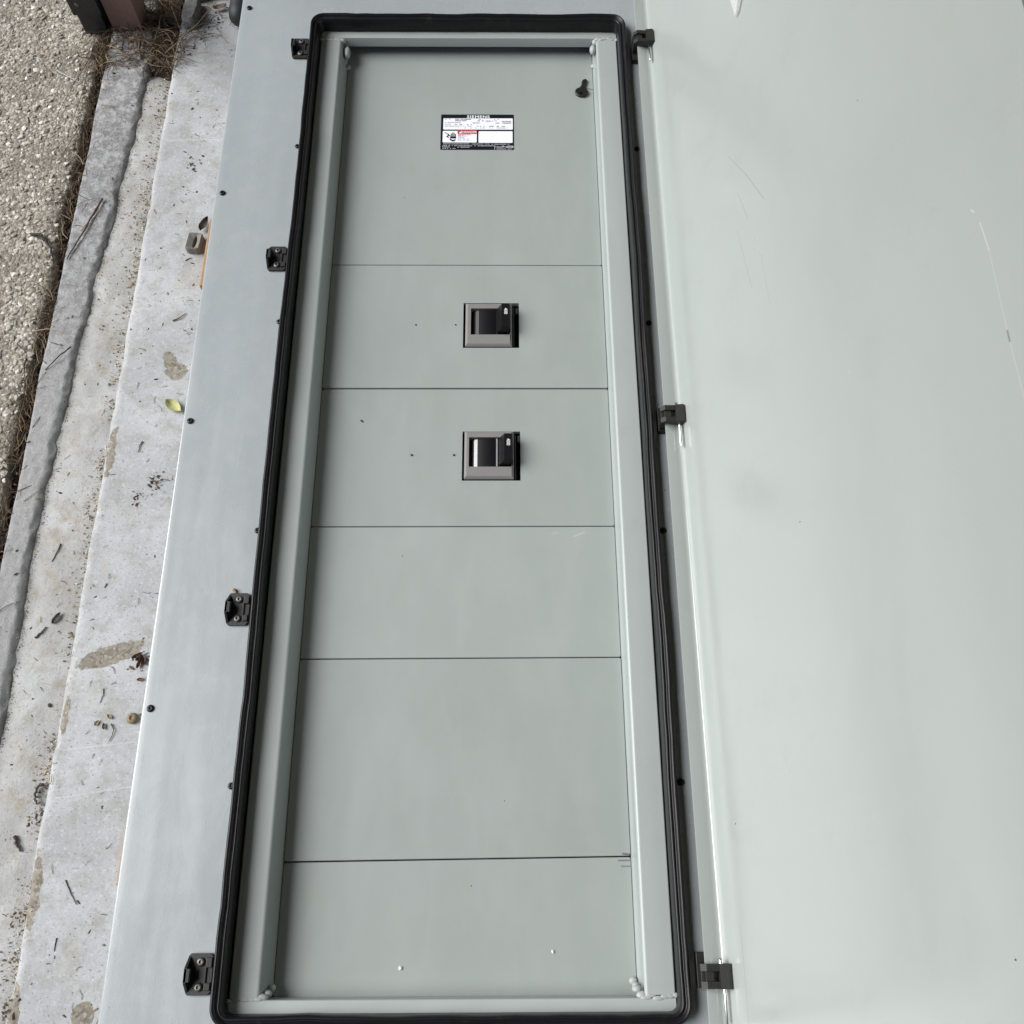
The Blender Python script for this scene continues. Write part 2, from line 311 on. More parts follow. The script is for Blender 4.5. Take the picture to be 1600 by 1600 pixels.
class MB:
    def __init__(s): s.v = []; s.f = []
    def add(s, V, F):
        k = len(s.v); s.v += [tuple(x) for x in V]; s.f += [tuple(i + k for i in f) for f in F]; return s
    def box(s, x0, x1, y0, y1, z0, z1, bev=0.0):
        if not bev:
            V = [(x, y, z) for z in (z0, z1) for y in (y0, y1) for x in (x0, x1)]
            return s.add(V, [(0, 2, 3, 1), (4, 5, 7, 6), (0, 1, 5, 4), (2, 6, 7, 3), (0, 4, 6, 2), (1, 3, 7, 5)])
        b_ = bev
        def lp(i, z): return [(x0 + i, y0 + i, z), (x1 - i, y0 + i, z), (x1 - i, y1 - i, z), (x0 + i, y1 - i, z)]
        return s.loft([lp(b_, z0), lp(0, z0 + b_), lp(0, z1 - b_), lp(b_ * .3, z1 - b_ * .3), lp(b_, z1)], cap0=True, cap1=True)
    def loft(s, loops, cap0=False, cap1=False, close=True):
        n = len(loops[0]); V = [p for l in loops for p in l]; F = []
        for i in range(len(loops) - 1):
            for j in range(n if close else n - 1):
                a_ = i * n + j; b_ = i * n + (j + 1) % n
                F.append((a_, b_, b_ + n, a_ + n))
        if cap0: F.append(tuple(range(n - 1, -1, -1)))
        if cap1: F.append(tuple((len(loops) - 1) * n + j for j in range(n)))
        return s.add(V, F)
    def prism(s, poly, axis, a0, a1):
        """poly of 2-D points extruded along axis 'x','y' or 'z'"""
        def P(p, t): return {'x': (t, p[0], p[1]), 'y': (p[0], t, p[1]), 'z': (p[0], p[1], t)}[axis]
        return s.loft([[P(p, a0) for p in poly], [P(p, a1) for p in poly]], True, True)
    def lathe(s, c, prof, n=16, axis='z'):
        loops = []
        for r, h in prof:
            l = []
            for k in range(n):
                t = 2 * math.pi * k / n
                l.append((c[0] + r * math.cos(t), c[1] + r * math.sin(t), c[2] + h) if axis == 'z' else (c[0] + r * math.cos(t), c[1] + h, c[2] - r * math.sin(t)))
            loops.append(l)
        return s.loft(loops, True, True)
    def tube(s, pts, rads, n=5):
        pts = [Vector(p) for p in pts]
        if not hasattr(rads, '__len__'): rads = [rads] * len(pts)
        loops = []
        for i, p in enumerate(pts):
            t = (pts[min(i + 1, len(pts) - 1)] - pts[max(i - 1, 0)]).normalized()
            up = Vector((0, 0, 1)) if abs(t.z) < 0.9 else Vector((1, 0, 0))
            u = t.cross(up).normalized(); w = u.cross(t)
            loops.append([tuple(p + (u * math.cos(2 * math.pi * k / n) + w * math.sin(2 * math.pi * k / n)) * rads[i]) for k in range(n)])
        return s.loft(loops, True, True)
    def build(s, name, mat, parent=None, smooth=False, base=False, sharp=35):
        return obj(name, s.v, s.f, mat, parent, smooth, base, sharp)
def rect(x0, x1, y0, y1, z, i=0.0): return [(x0 + i, y0 + i, z), (x1 - i, y0 + i, z), (x1 - i, y1 - i, z), (x0 + i, y1 - i, z)]
def fr(x, y, s=1.0, oct=4, seed=0.0): return mn.fractal(Vector((x * s + seed, y * s - seed * .7, seed * 1.3)), 0.9, 2.0, oct)

EAVE = -1.08  # edge of the added eave, placed for the shade it gives
# ---------------------------------------------------------------- the ground
g = MB(); g.add([(-40, -40, -.075), (40, -40, -.075), (40, 40, -.075), (-40, 40, -.075)], [(0, 1, 2, 3)])
o = g.build('ground', m_ground); o['kind'] = 'structure'
YS = [-6, -2.5, -.9] + [-.5 + i * .007 for i in range(429)] + [2.7, 4, 9]
def strip(name, xz, mat):
    """xz(y) -> list of (x, z) across; swept along Y"""
    V = []; n = None; D = []
    for y in YS:
        l = xz(y); n = len(l); V += [(p[0], y, p[1]) for p in l]; D += [p[2] if len(p) > 2 else 0.0 for p in l]
    F = [(i * n + j, i * n + j + 1, (i + 1) * n + j + 1, (i + 1) * n + j) for i in range(len(YS) - 1) for j in range(n - 1)]
    o = obj(name, V, F, mat, smooth=True, sharp=60); o['kind'] = 'structure'
    o.data.attributes.new('dirt', 'FLOAT', 'POINT').data.foreach_set('value', D); return o  # weight of the joint stain and the painted edge shade
def slab_edge(y):
    c = min(0, fr(y, 3.1, 9, 4, 5.5) + .05)
    return -.7555 + .003 * fr(y, 0, 6, 5) - .0035 * c
def slab_xz(y):
    xe = slab_edge(y); ch = .0045 * max(0, fr(y, 1.7, 14, 4, 2.2)) + .001
    out = [(xe, -.07), (xe - .0008 + .001 * fr(y, 5, 60), -.03), (xe, -.012), (xe + .001 + ch * .4, -.005 - ch), (xe + .004 + ch, -.0015 - ch * .5), (xe + .010 + ch, -.0002)]
    for d in (.018, .028, .04, .055, .07, .085, .10, .12, .14, .16, .2): out.append((xe + d, .0006 * fr(xe + d, y, 18, 4)))
    return out + [(0, 0), (1.5, 0), (6, 0)]
strip('concrete_slab', slab_xz, m_slab)
KY = [-6, 0, .43, .87, 1.3, 1.68, 2.07, 9]; KX = [-.84, -.845, -.851, -.862, -.842, -.822, -.804, -.80]
def kerb_r(y): return float(np.interp(y, KY, KX)) + .007 * fr(y, 8, 9, 6, 1.1) + .0025 * fr(y, 3, 45, 3, 2.7)
def gut_xz(y):
    x0 = kerb_r(y) - .02; x1 = slab_edge(y) + .004; out = []
    pit = min(1, max(0, (y - 2.02) / .06))
    for k in range(17):
        t = k / 16; x = x0 + (x1 - x0) * t
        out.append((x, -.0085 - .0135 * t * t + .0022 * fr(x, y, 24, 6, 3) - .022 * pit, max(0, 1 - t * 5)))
    return out
def gz(x, y):
    x0 = kerb_r(y) - .02; t = min(1, max(0, (x - x0) / (slab_edge(y) + .004 - x0)))
    return -.0085 - .0135 * t * t + .0022 * fr(x, y, 24, 6, 3)
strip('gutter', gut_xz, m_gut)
def kerb_xz(y):
    x0 = -.9225 + .003 * fr(y, 2, 8, 4, 4); x1 = kerb_r(y); w = x1 - x0
    zt = .002 + .0015 * fr(x0, y, 12, 3, 6)
    out = [(x0, -.07), (x0 - .001, -.02), (x0, -.006), (x0 + .003, zt - .002), (x0 + .008, zt)]
    for k in range(1, 12):
        x = x0 + .008 + (w - .028) * k / 11
        out.append((x, zt + .0020 * fr(x, y, 70, 6, 7)))
    for k in range(1, 7):
        t = k / 6; x = x1 - .020 + .015 * t
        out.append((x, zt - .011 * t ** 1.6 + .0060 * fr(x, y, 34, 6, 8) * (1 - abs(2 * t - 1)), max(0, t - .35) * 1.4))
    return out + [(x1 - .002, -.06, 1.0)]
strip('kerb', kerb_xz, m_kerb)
def pave_edge(y): return -.945 + .006 * fr(y, 12, 5, 5, 9)
def pave_xz(y):
    xe = pave_edge(y)
    out = [(-8, 0), (-3, 0), (-1.6, 0)]
    for k in range(40, 0, -1):
        x = xe - .012 - k * .011
        out.append((x, -.003 + .0022 * fr(x, y, 45, 3, 10)))
    out += [(xe - .008, -.005 + .003 * fr(xe, y, 50, 3, 2)), (xe - .003, -.009), (xe, -.016), (xe + .002, -.04), (xe + .002, -.07)]
    return out
strip('pavement', pave_xz, m_pave)
def soil_xz(y):
    return [(x, -.030 + .008 * fr(x, y, 30, 5, 11)) for x in np.linspace(-.955, -.91, 9)]
strip('soil_joint', soil_xz, m_soil)
# soil bank round the post foot
V = []; nx, ny = 26, 40
for j in range(ny):
    for i in range(nx):
        x = -.96 + .215 * i / (nx - 1); y = 2.03 + .55 * j / (ny - 1)
        ed = min(1, (y - 2.03) / .07); lim = slab_edge(y) - .002
        x = min(x, lim)
        V.append((x, y, -.034 + .030 * ed + .012 * fr(x, y, 25, 5, 12) * ed))
F = [(j * nx + i, j * nx + i + 1, (j + 1) * nx + i + 1, (j + 1) * nx + i) for j in range(ny - 1) for i in range(nx - 1)]
o = obj('soil_bank', V, F, m_soil, smooth=True, sharp=70); o['kind'] = 'structure'

# unseen wall and eave, added to block overhead sky and shaped for its shade
m_wall = simple('tan_render_wall', (0.30, 0.26, 0.21), 0.9, var=0.15, vscale=6, bumps=0.4, bscale=60)
m_soffit = simple('brown_soffit', (0.075, 0.055, 0.042), 0.8, var=0.2, vscale=4)
bld = tag(empty('shade_building', (2.0, 1.0, 0.0)), 'unseen tan rendered wall with a wide brown eave, added to shade the panelboard', 'shade_building')
mb = MB(); mb.box(1.75, 4.5, -12.5, 14.5, -.07, 3.05); mb.build('wall', m_wall, bld)
mb = MB(); mb.prism([(EAVE, 2.86), (EAVE, 3.04), (4.7, 4.2), (4.7, 3.06), (1.70, 2.90)], 'y', -13.0, 15.0); rf = mb.build('roof', m_soffit, bld)
mb = MB(); mb.box(EAVE - .03, EAVE - .002, -13.0, 15.0, 2.84, 3.07); mb.build('fascia', m_post, rf)

# ---------------------------------------------------------------- loose stuff on the ground
ICO_V = None
def ico():
    t = (1 + 5 ** .5) / 2
    V = np.array([(-1, t, 0), (1, t, 0), (-1, -t, 0), (1, -t, 0), (0, -1, t), (0, 1, t), (0, -1, -t), (0, 1, -t), (t, 0, -1), (t, 0, 1), (-t, 0, -1), (-t, 0, 1)], float)
    V /= np.linalg.norm(V[0])
    F = [(0, 11, 5), (0, 5, 1), (0, 1, 7), (0, 7, 10), (0, 10, 11), (1, 5, 9), (5, 11, 4), (11, 10, 2), (10, 7, 6), (7, 1, 8), (3, 9, 4), (3, 4, 2), (3, 2, 6), (3, 6, 8), (3, 8, 9), (4, 9, 5), (2, 4, 11), (6, 2, 10), (8, 6, 7), (9, 8, 1)]
    return V, F
IV, IF = ico()
def crumbs(name, pts, rmin, rmax, flat, mat, label, cat, el=(.7, 1.3)):
    V = []; F = []
    for k, (x, y, z) in enumerate(pts):
        r = rmin + (rmax - rmin) * random.random() ** 3.0
        M3 = Matrix.Rotation(random.random() * 6.28, 3, 'Z')
        s = np.array([r * random.uniform(*el), r * random.uniform(.45, 1.05), r * flat * random.uniform(.6, 1.2)])
        vv = (IV * (1 + .6 * (np.random.rand(12, 1) - .5))) * s
        vv = vv @ np.array(M3).T + np.array([x, y, z + r * flat * .25])
        b_ = len(V); V += vv.tolist(); F += [(i + b_, j + b_, l + b_) for i, j, l in IF]
    o = obj(name, V, F, mat); tag(o, label, cat, kind='stuff'); return o
pts = []
while len(pts) < 9000:
    y = random.uniform(.55, 2.45); x = pave_edge(y) - .004 - abs(random.uniform(0, .42))
    pts.append((x, y, -.003 + .0022 * fr(x, y, 45, 3, 10)))
for k in range(700):
    y = random.uniform(.55, 2.45); x = pave_edge(y) - .004 - random.uniform(0, .42); pts.append((x, y, -.003 + .0022 * fr(x, y, 45, 3, 10)))
crumbs('aggregate_pebbles', pts, .0009, .0082, .42, m_pebble, 'small tan and white pebbles set in the rough pavement at left', 'pebbles')
pts = []
for k in range(4200):
    y = random.uniform(-.15, 2.05); d = abs(random.gauss(0, .013)); x = slab_edge(y) - .001 - d
    if fr(y, 4, 7, 4, 20) + random.uniform(-.25, .25) < -.02: continue
    pts.append((x, y, gz(x, y) + .0008))
for k in range(420):
    y = random.uniform(1.3, 2.04); x = random.uniform(kerb_r(y), slab_edge(y)); pts.append((x, y, gz(x, y)))
crumbs('tan_grit', pts, .0005, .0026, .7, m_grit, 'tan and brown grit lying along the foot of the slab edge', 'grit')
pts = []
for k in range(520):
    y = random.uniform(-.12, 2.3); x = random.uniform(-.745, -.56)
    if fr(x, y, 6, 4, 30) + random.uniform(-.5, .5) < 0: continue
    pts.append((x, y, .0005))
for k in range(260):
    y = random.uniform(-.12, 2.05); x = random.uniform(kerb_r(y) - .07, slab_edge(y)); pts.append((x, y, gz(x, y) if x > kerb_r(y) else .003))
for cx, cy, n_, s_ in [(-.640, .9325, 60, .009), (-.672, .905, 40, .008), (-.616, .565, 55, .010), (-.765, .29, 45, .008), (-.615, 1.30, 16, .01), (-.665, 1.76, 45, .013), (-.77, .12, 40, .01), (-.76, -.02, 30, .01), (-.68, 2.2, 60, .02), (-.73, 2.12, 50, .015)]:
    for k in range(n_): 
        x = cx + random.gauss(0, s_); y = cy + random.gauss(0, s_ * 1.2); pts.append((x, y, .001 if x > slab_edge(y) else gz(x, y)))
crumbs('leaf_litter', pts, .0005, .0030, .3, m_litter, 'dark specks of leaf litter scattered over the slab and gutter', 'litter', (.8, 2.4))
pts = []
for k in range(2200):
    y = random.uniform(.15, 2.04); x = kerb_r(y) - .004 + abs(random.gauss(0, .004)); pts.append((x, y, gz(x, y)))
crumbs('joint_grit', pts, .0003, .0013, .8, m_litter, 'fine dark grit caught along the foot of the kerb', 'grit')
pts = []
for k in range(2600):
    y = random.uniform(.3, 2.3); pts.append((random.uniform(-.952, -.918), y, -.024 + random.uniform(0, .012)))
for k in range(1400):
    y = random.uniform(2.04, 2.4); pts.append((random.uniform(-.95, slab_edge(y) - .004), y, -.012 + random.uniform(0, .012)))
crumbs('soil_crumbs', pts, .001, .005, .8, m_litter, 'dark soil crumbs filling the joint beside the kerb', 'soil')

def fibres(name, spots, mat, label, cat, n=4):
    mb = MB()
    for (x, y, z, ln, ang, lift, r) in spots:
        p0 = Vector((x, y, z)); d = Vector((math.cos(ang), math.sin(ang), 0)); sd = Vector((-d.y, d.x, 0))
        c1, c2 = random.uniform(-.3, .3), random.uniform(-.25, .25); q = []
        for k in range(6):
            t = k / 5
            q.append(p0 + d * ln * t + sd * ln * (c1 * t * t + c2 * math.sin(t * 5)) * .6 + Vector((0, 0, lift * 4 * t * (1 - t))))
        mb.tube(q, [r, r, r * .95, r * .85, r * .7, r * .4], 4)
    o = mb.build(name, mat); tag(o, label, cat, kind='stuff'); return o
sp = []
for k in range(560):
    y = random.uniform(.55, 2.2); x = random.gauss(-.934, .009)
    sp.append((x, y, -.012 + random.uniform(0, .014), random.uniform(.02, .075), R(90) + random.gauss(0, .5) * (1 if random.random() < .75 else 3), random.uniform(0, .008), random.uniform(.0003, .0009)))
fibres('dry_roots', sp, m_fibre, 'dry brown roots and grass along the dark joint', 'dry grass')
sp = []
for k in range(620):
    y = random.uniform(2.06, 2.42); x = random.uniform(-.945, slab_edge(y) + .012)
    sp.append((x, y, random.uniform(-.006, .012), random.uniform(.025, .10), random.uniform(0, 6.28), random.uniform(0, .02), random.uniform(.0004, .0012)))
for k in range(70):
    sp.append((random.uniform(-.75, -.60), random.uniform(2.16, 2.34), .002, random.uniform(.02, .06), random.uniform(0, 6.28), random.uniform(0, .01), random.uniform(.0004, .001)))
fibres('dry_grass', sp, m_fibre, 'tangle of dry brown grass round the foot of the post', 'dry grass')
sp = []
for k in range(120):
    y = random.uniform(-.1, 2.2); x = random.uniform(-.85, -.59)
    z = .001 if x > slab_edge(y) + .004 else (gz(x, y) + .0005 if x > kerb_r(y) else .004)
    sp.append((x, y, z, random.uniform(.006, .018), random.uniform(0, 6.28), 0.0005, random.uniform(.0003, .0006)))
fibres('fine_needles', sp, m_litter, 'fine dark needle fragments lying on the pale slab', 'needles')

# ---------------------------------------------------------------- the cabinet
ZF, ZP = .360, .305            # cabinet face, dead-front panels
cab = tag(empty('electrical_panelboard', (-.057, .93, .036)), 'light grey steel electrical panelboard lying on its back with its door swung open', 'electrical panel')
CX0, CX1, CY0, CY1 = -.4665, .352, -.075, 1.99
hx, hy0, hy1 = .310, -.003, 1.792
b_ = MB()
lo = [rect(CX0, CX1, CY0, CY1, .036)]
for k in range(7):
    t = k / 6 * math.pi / 2; r = .0035
    lo.append(rect(CX0, CX1, CY0, CY1, ZF - r + r * math.sin(t), r * (1 - math.cos(t))))
lo += [rect(CX0, CX1, CY0, CY1, ZF, .012), rect(-hx, hx, hy0, hy1, ZF), rect(-hx, hx, hy0, hy1, ZF - .003), rect(-.316, .316, -.012, 1.818, ZF - .0035), rect(-.316, .316, -.012, 1.818, .290)]
b_.loft(lo, cap0=True)
b_.build('enclosure', m_face, cab, True, sharp=50)
# dark interior behind the panels
g = MB(); g.box(-.305, .305, -.008, 1.814, .20, .270); g.build('interior', m_dark, cab)

# rubber gasket swept round the opening
def rrect(o_, rad=.012, nseg=7):
    """rounded rectangle path at outward offset o_ from the inner line, with arc-length style wobble"""
    x0, x1, y0, y1 = -.301 - o_, .301 + o_, .0050 - o_, 1.7845 + o_
    r = rad + o_; P = []
    for cx, cy, a0 in ((x1 - r, y0 + r, -90), (x1 - r, y1 - r, 0), (x0 + r, y1 - r, 90), (x0 + r, y0 + r, 180)):
        for k in range(nseg + 1):
            t = R(a0 + 90 * k / nseg); P.append((cx + r * math.cos(t), cy + r * math.sin(t)))
    return P
def densify(P, step=.03):
    out = []; n = len(P)
    for i in range(n):
        a_, b2 = np.array(P[i]), np.array(P[(i + 1) % n]); m_ = max(1, int(np.linalg.norm(b2 - a_) / step))
        for k in range(m_): out.append(tuple(a_ + (b2 - a_) * k / m_))
    return out
prof = [(.0120, -.0105), (.0, -.0105), (.0, -.002), (.0004, .0090), (.0018, .0145), (.0040, .0168), (.0058, .0162), (.0068, .0150), (.0078, .0149), (.0088, .0162),
        (.0108, .0205), (.0130, .0207), (.0150, .0185), (.0162, .0135), (.0166, .0060), (.0160, -.002)]
base_path = rrect(.008); cnts = []
n_ = len(base_path)
for i in range(n_):
    a_, b2 = np.array(base_path[i]), np.array(base_path[(i + 1) % n_]); cnts.append(max(1, int(np.linalg.norm(b2 - a_) / .02)))
loops = []
for o_, h in prof:
    P = rrect(o_); q = []
    for i in range(n_):
        a_, b2 = np.array(P[i]), np.array(P[(i + 1) % n_])
        for k in range(cnts[i]): q.append(a_ + (b2 - a_) * k / cnts[i])
    l = []
    for (x, y) in q:
        wx = .0026 * fr(x * 3, y, 2.6, 2, 40) + .0009 * fr(x * 2, y, 20, 2, 41)
        wz = .0020 * fr(x * 2, y, 7, 3, 42)
        kk = 1 if h > -.01 else .15
        sx = 1 if x > 0 else -1
        l.append((x + wx * kk * sx, y + wx * kk, ZF + .001 + h + wz * kk))
    loops.append(l)
mb = MB(); mb.loft(loops); ng = len(loops[0])
mb.f = [tuple(reversed(f)) for f in mb.f]
gk = mb.build('gasket', m_rubber, cab, True, sharp=80)

# rails
def railprof(sgn):
    P = [(.3003, .296), (.3003, .3465), (.2990, .348), (.2980, .348), (.2640, .348), (.2630, .348)]
    for k in range(1, 6):
        t = R(90 + 78 * k / 5); P.append((.2630 + .0045 * math.cos(t), .3435 + .0045 * math.sin(t)))
    off = .2545 if sgn > 0 else .2512
    P += [(off + .0066, .3405), (off + .0012, .3090), (off, .304), (off + .0005, .290)]
    return [(sgn * x, z) for x, z in P]
RY0, RY1 = .0235, 1.7655
for sg, y0, y1 in ((-1, .0228, 1.7650), (1, .0245, 1.7665)):
    mb = MB(); mb.prism(railprof(sg), 'y', y0, y1)
    if sg < 0: mb.f = [tuple(reversed(f)) for f in mb.f]
    mb.f = [tuple(reversed(f)) for f in mb.f]
    mb.build('rail', m_rail, cab, True, sharp=50)
# end strips: a flat ledge with a turned-down lip
for poly in ([(1.7690, .327), (1.7690, .3462), (1.7696, .3475), (1.7712, .3480), (1.7900, .3480), (1.7900, .3455), (1.7710, .3455), (1.7710, .327)],
             [(.0208, .300), (.0208, .3462), (.0200, .3475), (.0185, .3480), (-.0080, .3480), (-.0080, .3455), (.0185, .3455), (.0185, .300)]):
    mb = MB(); mb.prism(poly, 'x', -.3, .3); mb.build('end_strip', m_rail, cab, True, sharp=30)
# welds
def weld(blobs):
    mb = MB()
    for (x, y, z, rx, ry, rz) in blobs:
        x += random.gauss(0, .0012); y += random.gauss(0, .0012); rx *= random.uniform(1.2, 1.7); ry *= random.uniform(.7, 1.1); rz *= random.uniform(.7, .95)
        loops = []
        for i in range(1, 8):
            t = math.pi * i / 8; rr = math.sin(t)
            loops.append([(x + rx * rr * math.cos(2 * math.pi * k / 12), y + ry * rr * math.sin(2 * math.pi * k / 12), z - rz * math.cos(t)) for k in range(12)])
        mb.loft(loops, True, True)
    return mb.build('weld', m_weld, cab, True, sharp=80)
weld([(.262 + .0075 * k, 1.7675, .3475, .0046, .0042, .0030) for k in range(6)] + [(.2565, 1.766, .342, .0050, .0075, .0080), (.2535, 1.756, .332, .0042, .011, .011), (.2535, 1.734, .310, .0040, .006, .005)])
weld([(-.262 - .0075 * k, 1.7665, .3470, .0046, .0040, .0026) for k in range(6)] + [(-.2575, 1.766, .343, .0055, .006, .0070), (-.250, 1.748, .330, .0050, .016, .012), (-.250, 1.731, .309, .0042, .007, .005)])
weld([(.262 + .0075 * k, .0225, .3472, .0048, .0032, .0022) for k in range(6)] + [(.2560, .024, .342, .0052, .006, .0070), (.2515, .028, .334, .0042, .0060, .0070), (.2500, .034, .320, .0036, .0060, .0060), (.2485, .038, .3095, .0035, .005, .0035)])
weld([(-.262 - .0075 * k, .0215, .3470, .0050, .0028, .0020) for k in range(6)] + [(-.2575, .023, .342, .0060, .005, .0065), (-.2515, .027, .334, .0040, .0055, .0070), (-.2500, .033, .321, .0034, .0060, .0060)])

# dead-front panels
SE = [(1.7950, 1.7950), (1.2425, 1.2416), (.9794, .9793), (.7179, .7182), (.4947, .4964), (.1958, .2015), (.0190, .0190)]
PX0, PX1 = -.2506, .2541
CUT = {1: (-.0036, .0978, 1.0622, 1.1576), 2: (-.0016, .0982, .8016, .8948)}
for i in range(6):
    yl1, yr1 = SE[i]; yl0, yr0 = SE[i + 1]; gp = .0008
    def outl(ins, z, c=.0022):
        x0, x1 = PX0 + ins, PX1 - ins
        a0, a1, b0, b1 = yl0 + gp + ins, yl1 - gp - ins, yr0 + gp + ins, yr1 - gp - ins
        dz = .0009 * math.sin(i * 2.1)
        return [(x0 + c, a0, z + dz), (x1 - c, b0, z + dz), (x1, b0 + c, z + dz), (x1, b1 - c, z + dz), (x1 - c, b1, z + dz), (x0 + c, a1, z + dz), (x0, a1 - c, z + dz), (x0, a0 + c, z + dz)]
    mb = MB(); lp = [outl(0, ZP - .016), outl(0, ZP - .0012), outl(.0003, ZP - .0004), outl(.0010, ZP)]
    if i in CUT:
        x0, x1, y0, y1 = CUT[i]; dz = .0009 * math.sin(i * 2.1)
        def hl(z): return [(x0, y0, z + dz), (x1, y0, z + dz), (x1, y0, z + dz), (x1, y1, z + dz), (x1, y1, z + dz), (x0, y1, z + dz), (x0, y1, z + dz), (x0, y0, z + dz)]
        mid = [((x0 + (x1 - x0) * t), y, ZP + dz) for t, y in ()]
        mb.loft(lp + [hl(ZP), hl(ZP - .010)])
    else: mb.loft(lp, cap1=True)
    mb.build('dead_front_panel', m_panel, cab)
# drilled holes in the breaker panels
for x, y in ((-.0893, 1.1106), (-.0172, 1.1107), (-.0882, .8494), (-.0159, .8493)):
    mb = MB(); mb.lathe((x, y, ZP + .0012), [(.0016, -.004), (.0016, .0), (.0011, .0002)], 10); mb.build('panel_hole_plug', m_dark, cab)

# text helper
def text_mesh(body, size, bold=0.0, spacing=1.0):
    cu = bpy.data.curves.new('txt', 'FONT'); cu.body = body; cu.size = size; cu.offset = bold; cu.space_character = spacing
    cu.align_x = 'CENTER'; cu.align_y = 'CENTER'; cu.resolution_u = 3
    t = bpy.data.objects.new('txt', cu); col.objects.link(t)
    dg = bpy.context.evaluated_depsgraph_get(); me = bpy.data.meshes.new_from_object(t.evaluated_get(dg))
    V = np.array([v.co[:] for v in me.vertices]); F = [tuple(p.vertices) for p in me.polygons]
    bpy.data.objects.remove(t); bpy.data.curves.remove(cu); bpy.data.meshes.remove(me)
    return V, F

# circuit breakers
def breaker(y0, y1, bx0, bx1, by0, by1, wx0, wx1, wy0, wy1, hx0, hx1, stripmat, label):
    zb = ZP + .0065
    mb = MB()
    lp = [rect(bx0, bx1, by0, by1, ZP - .018), rect(bx0, bx1, by0, by1, zb - .0042), rect(bx0, bx1, by0, by1, zb - .0005, .0030), rect(bx0, bx1, by0, by1, zb, .0038)]
    lp += [rect(wx0, wx1, wy0, wy1, zb), rect(wx0, wx1, wy0, wy1, zb - .014)]
    mb.loft(lp)
    br = mb.build('circuit_breaker', m_bezel, cab, True, sharp=20); br['label'] = label
    mb = MB(); mb.box(bx0 - .0035, CUT[1][1] - .001, by0 - .001, by1 + .001, ZP - .030, ZP - .0185); mb.build('body', m_black, br)
    # right-hand side latch post seen in the slot
    mb = MB(); mb.box(bx1 + .0012, bx1 + .0040, by0 + .002, by1 - .004, ZP - .0184, ZP - .004, .0006); mb.box(bx1 + .0070, bx1 + .0105, by1 - .016, by1 - .003, ZP - .0184, ZP - .007, .0006)
    mb.build('side_rib', m_strip_dark, br)
    # curved drum
    xc = (wx0 + wx1) / 2; hw = (wx1 - wx0) / 2; mb = MB(); lps = []
    for k in range(15):
        t = -1 + 2 * k / 14; x = xc + (hw - .001) * t; z = zb - .0025 - .008 * t * t
        lps.append([(x, wy0 + .0012, ZP - .012), (x, wy0 + .0012, z), (x, wy1 - .0012, z), (x, wy1 - .0012, ZP - .012)])
    mb.loft(lps, True, True); mb.f = [tuple(reversed(f)) for f in mb.f]
    mb.build('drum', m_black, br, True, sharp=40)
    def zdr(x): t = (x - xc) / hw; return zb - .0025 - .008 * t * t
    for xa, xb in ((wx0 + .0085, wx0 + .0145), (wx0 + .0465, wx0 + .0490)):
        mb = MB(); q = np.linspace(xa, xb, 4)
        mb.loft([[(x, wy0 + .0016, zdr(x) - .001), (x, wy0 + .0016, zdr(x) + .0007), (x, wy1 - .0016, zdr(x) + .0007), (x, wy1 - .0016, zdr(x) - .001)] for x in q], True, True)
        mb.f = [tuple(reversed(f)) for f in mb.f]; mb.build('indicator_strip', stripmat, br)
    # handle
    zt = zb + .0185; hy0, hy1 = wy0 + .003, wy1 - .001
    mb = MB()
    l0 = [(hx0 - .008, hy0, zb - .004), (hx1 + .0005, hy0, zb - .004), (hx1 + .0005, hy1, zb - .004), (hx0 - .008, hy1, zb - .004)]
    l1 = [(hx0 + .001, hy0 + .001, zt - .005), (hx1, hy0 + .001, zt - .004), (hx1, hy1 - .0005, zt - .004), (hx0 + .001, hy1 - .0005, zt - .005)]
    l2 = [(hx0 + .0025, hy0 + .002, zt), (hx1 - .0015, hy0 + .002, zt), (hx1 - .0015, hy1 - .001, zt), (hx0 + .0025, hy1 - .001, zt)]
    mb.loft([l0, l1, l2], True, True)
    mb.build('handle', m_black, br, True, sharp=20)
    Vt, Ft = text_mesh('400', .0086, .0001)
    c, s = math.cos(R(-90)), math.sin(R(-90)); tx, ty = (hx0 + hx1) / 2 + .0008, (hy0 + hy1) / 2 + .0085
    obj('rating_print', [(tx + c * x - s * y, ty + s * x + c * y, zt + .0003) for x, y, z in Vt], Ft, m_print, br)
    return br
breaker(1.0622, 1.1576, .0006, .0850, 1.0640, 1.1552, .0104, .0826, 1.0866, 1.1425, .0640, .0815, m_strip_dark, 'upper circuit breaker with its handle thrown right')
breaker(.8016, .8948, .0022, .0868, .8035, .8930, .0101, .0838, .8244, .8802, .0680, .0850, m_strip, 'lower circuit breaker with bright strips either side of its window')

# rating label
LX0, LX1, LY0, LY1 = -.0543, .0905, 1.5180, 1.6090; zl = ZP + .0009 * math.sin(0) + .0003
def lab(fx, fy): return (LX0 + (LX1 - LX0) * (fx - 120) / 1320, LY1 - (LY1 - LY0) * (fy - 150) / 670)
def rr2(fx0, fy0, fx1, fy1, z, r=.0018, n=4):
    x0, y1 = lab(fx0, fy0); x1, y0 = lab(fx1, fy1); P = []
    for cx, cy, a0 in ((x1 - r, y0 + r, -90), (x1 - r, y1 - r, 0), (x0 + r, y1 - r, 90), (x0 + r, y0 + r, 180)):
        for k in range(n + 1): t = R(a0 + 90 * k / n); P.append((cx + r * math.cos(t), cy + r * math.sin(t), z))
    return P
def flat(name, polys, mat, parent):
    V = []; F = []
    for P in polys: F.append(tuple(range(len(V), len(V) + len(P)))); V += P
    return obj(name, V, F, mat, parent)
mb = MB(); mb.loft([rr2(112, 150, 1445, 820, zl - .0003), rr2(112, 150, 1445, 820, zl)], False, True)
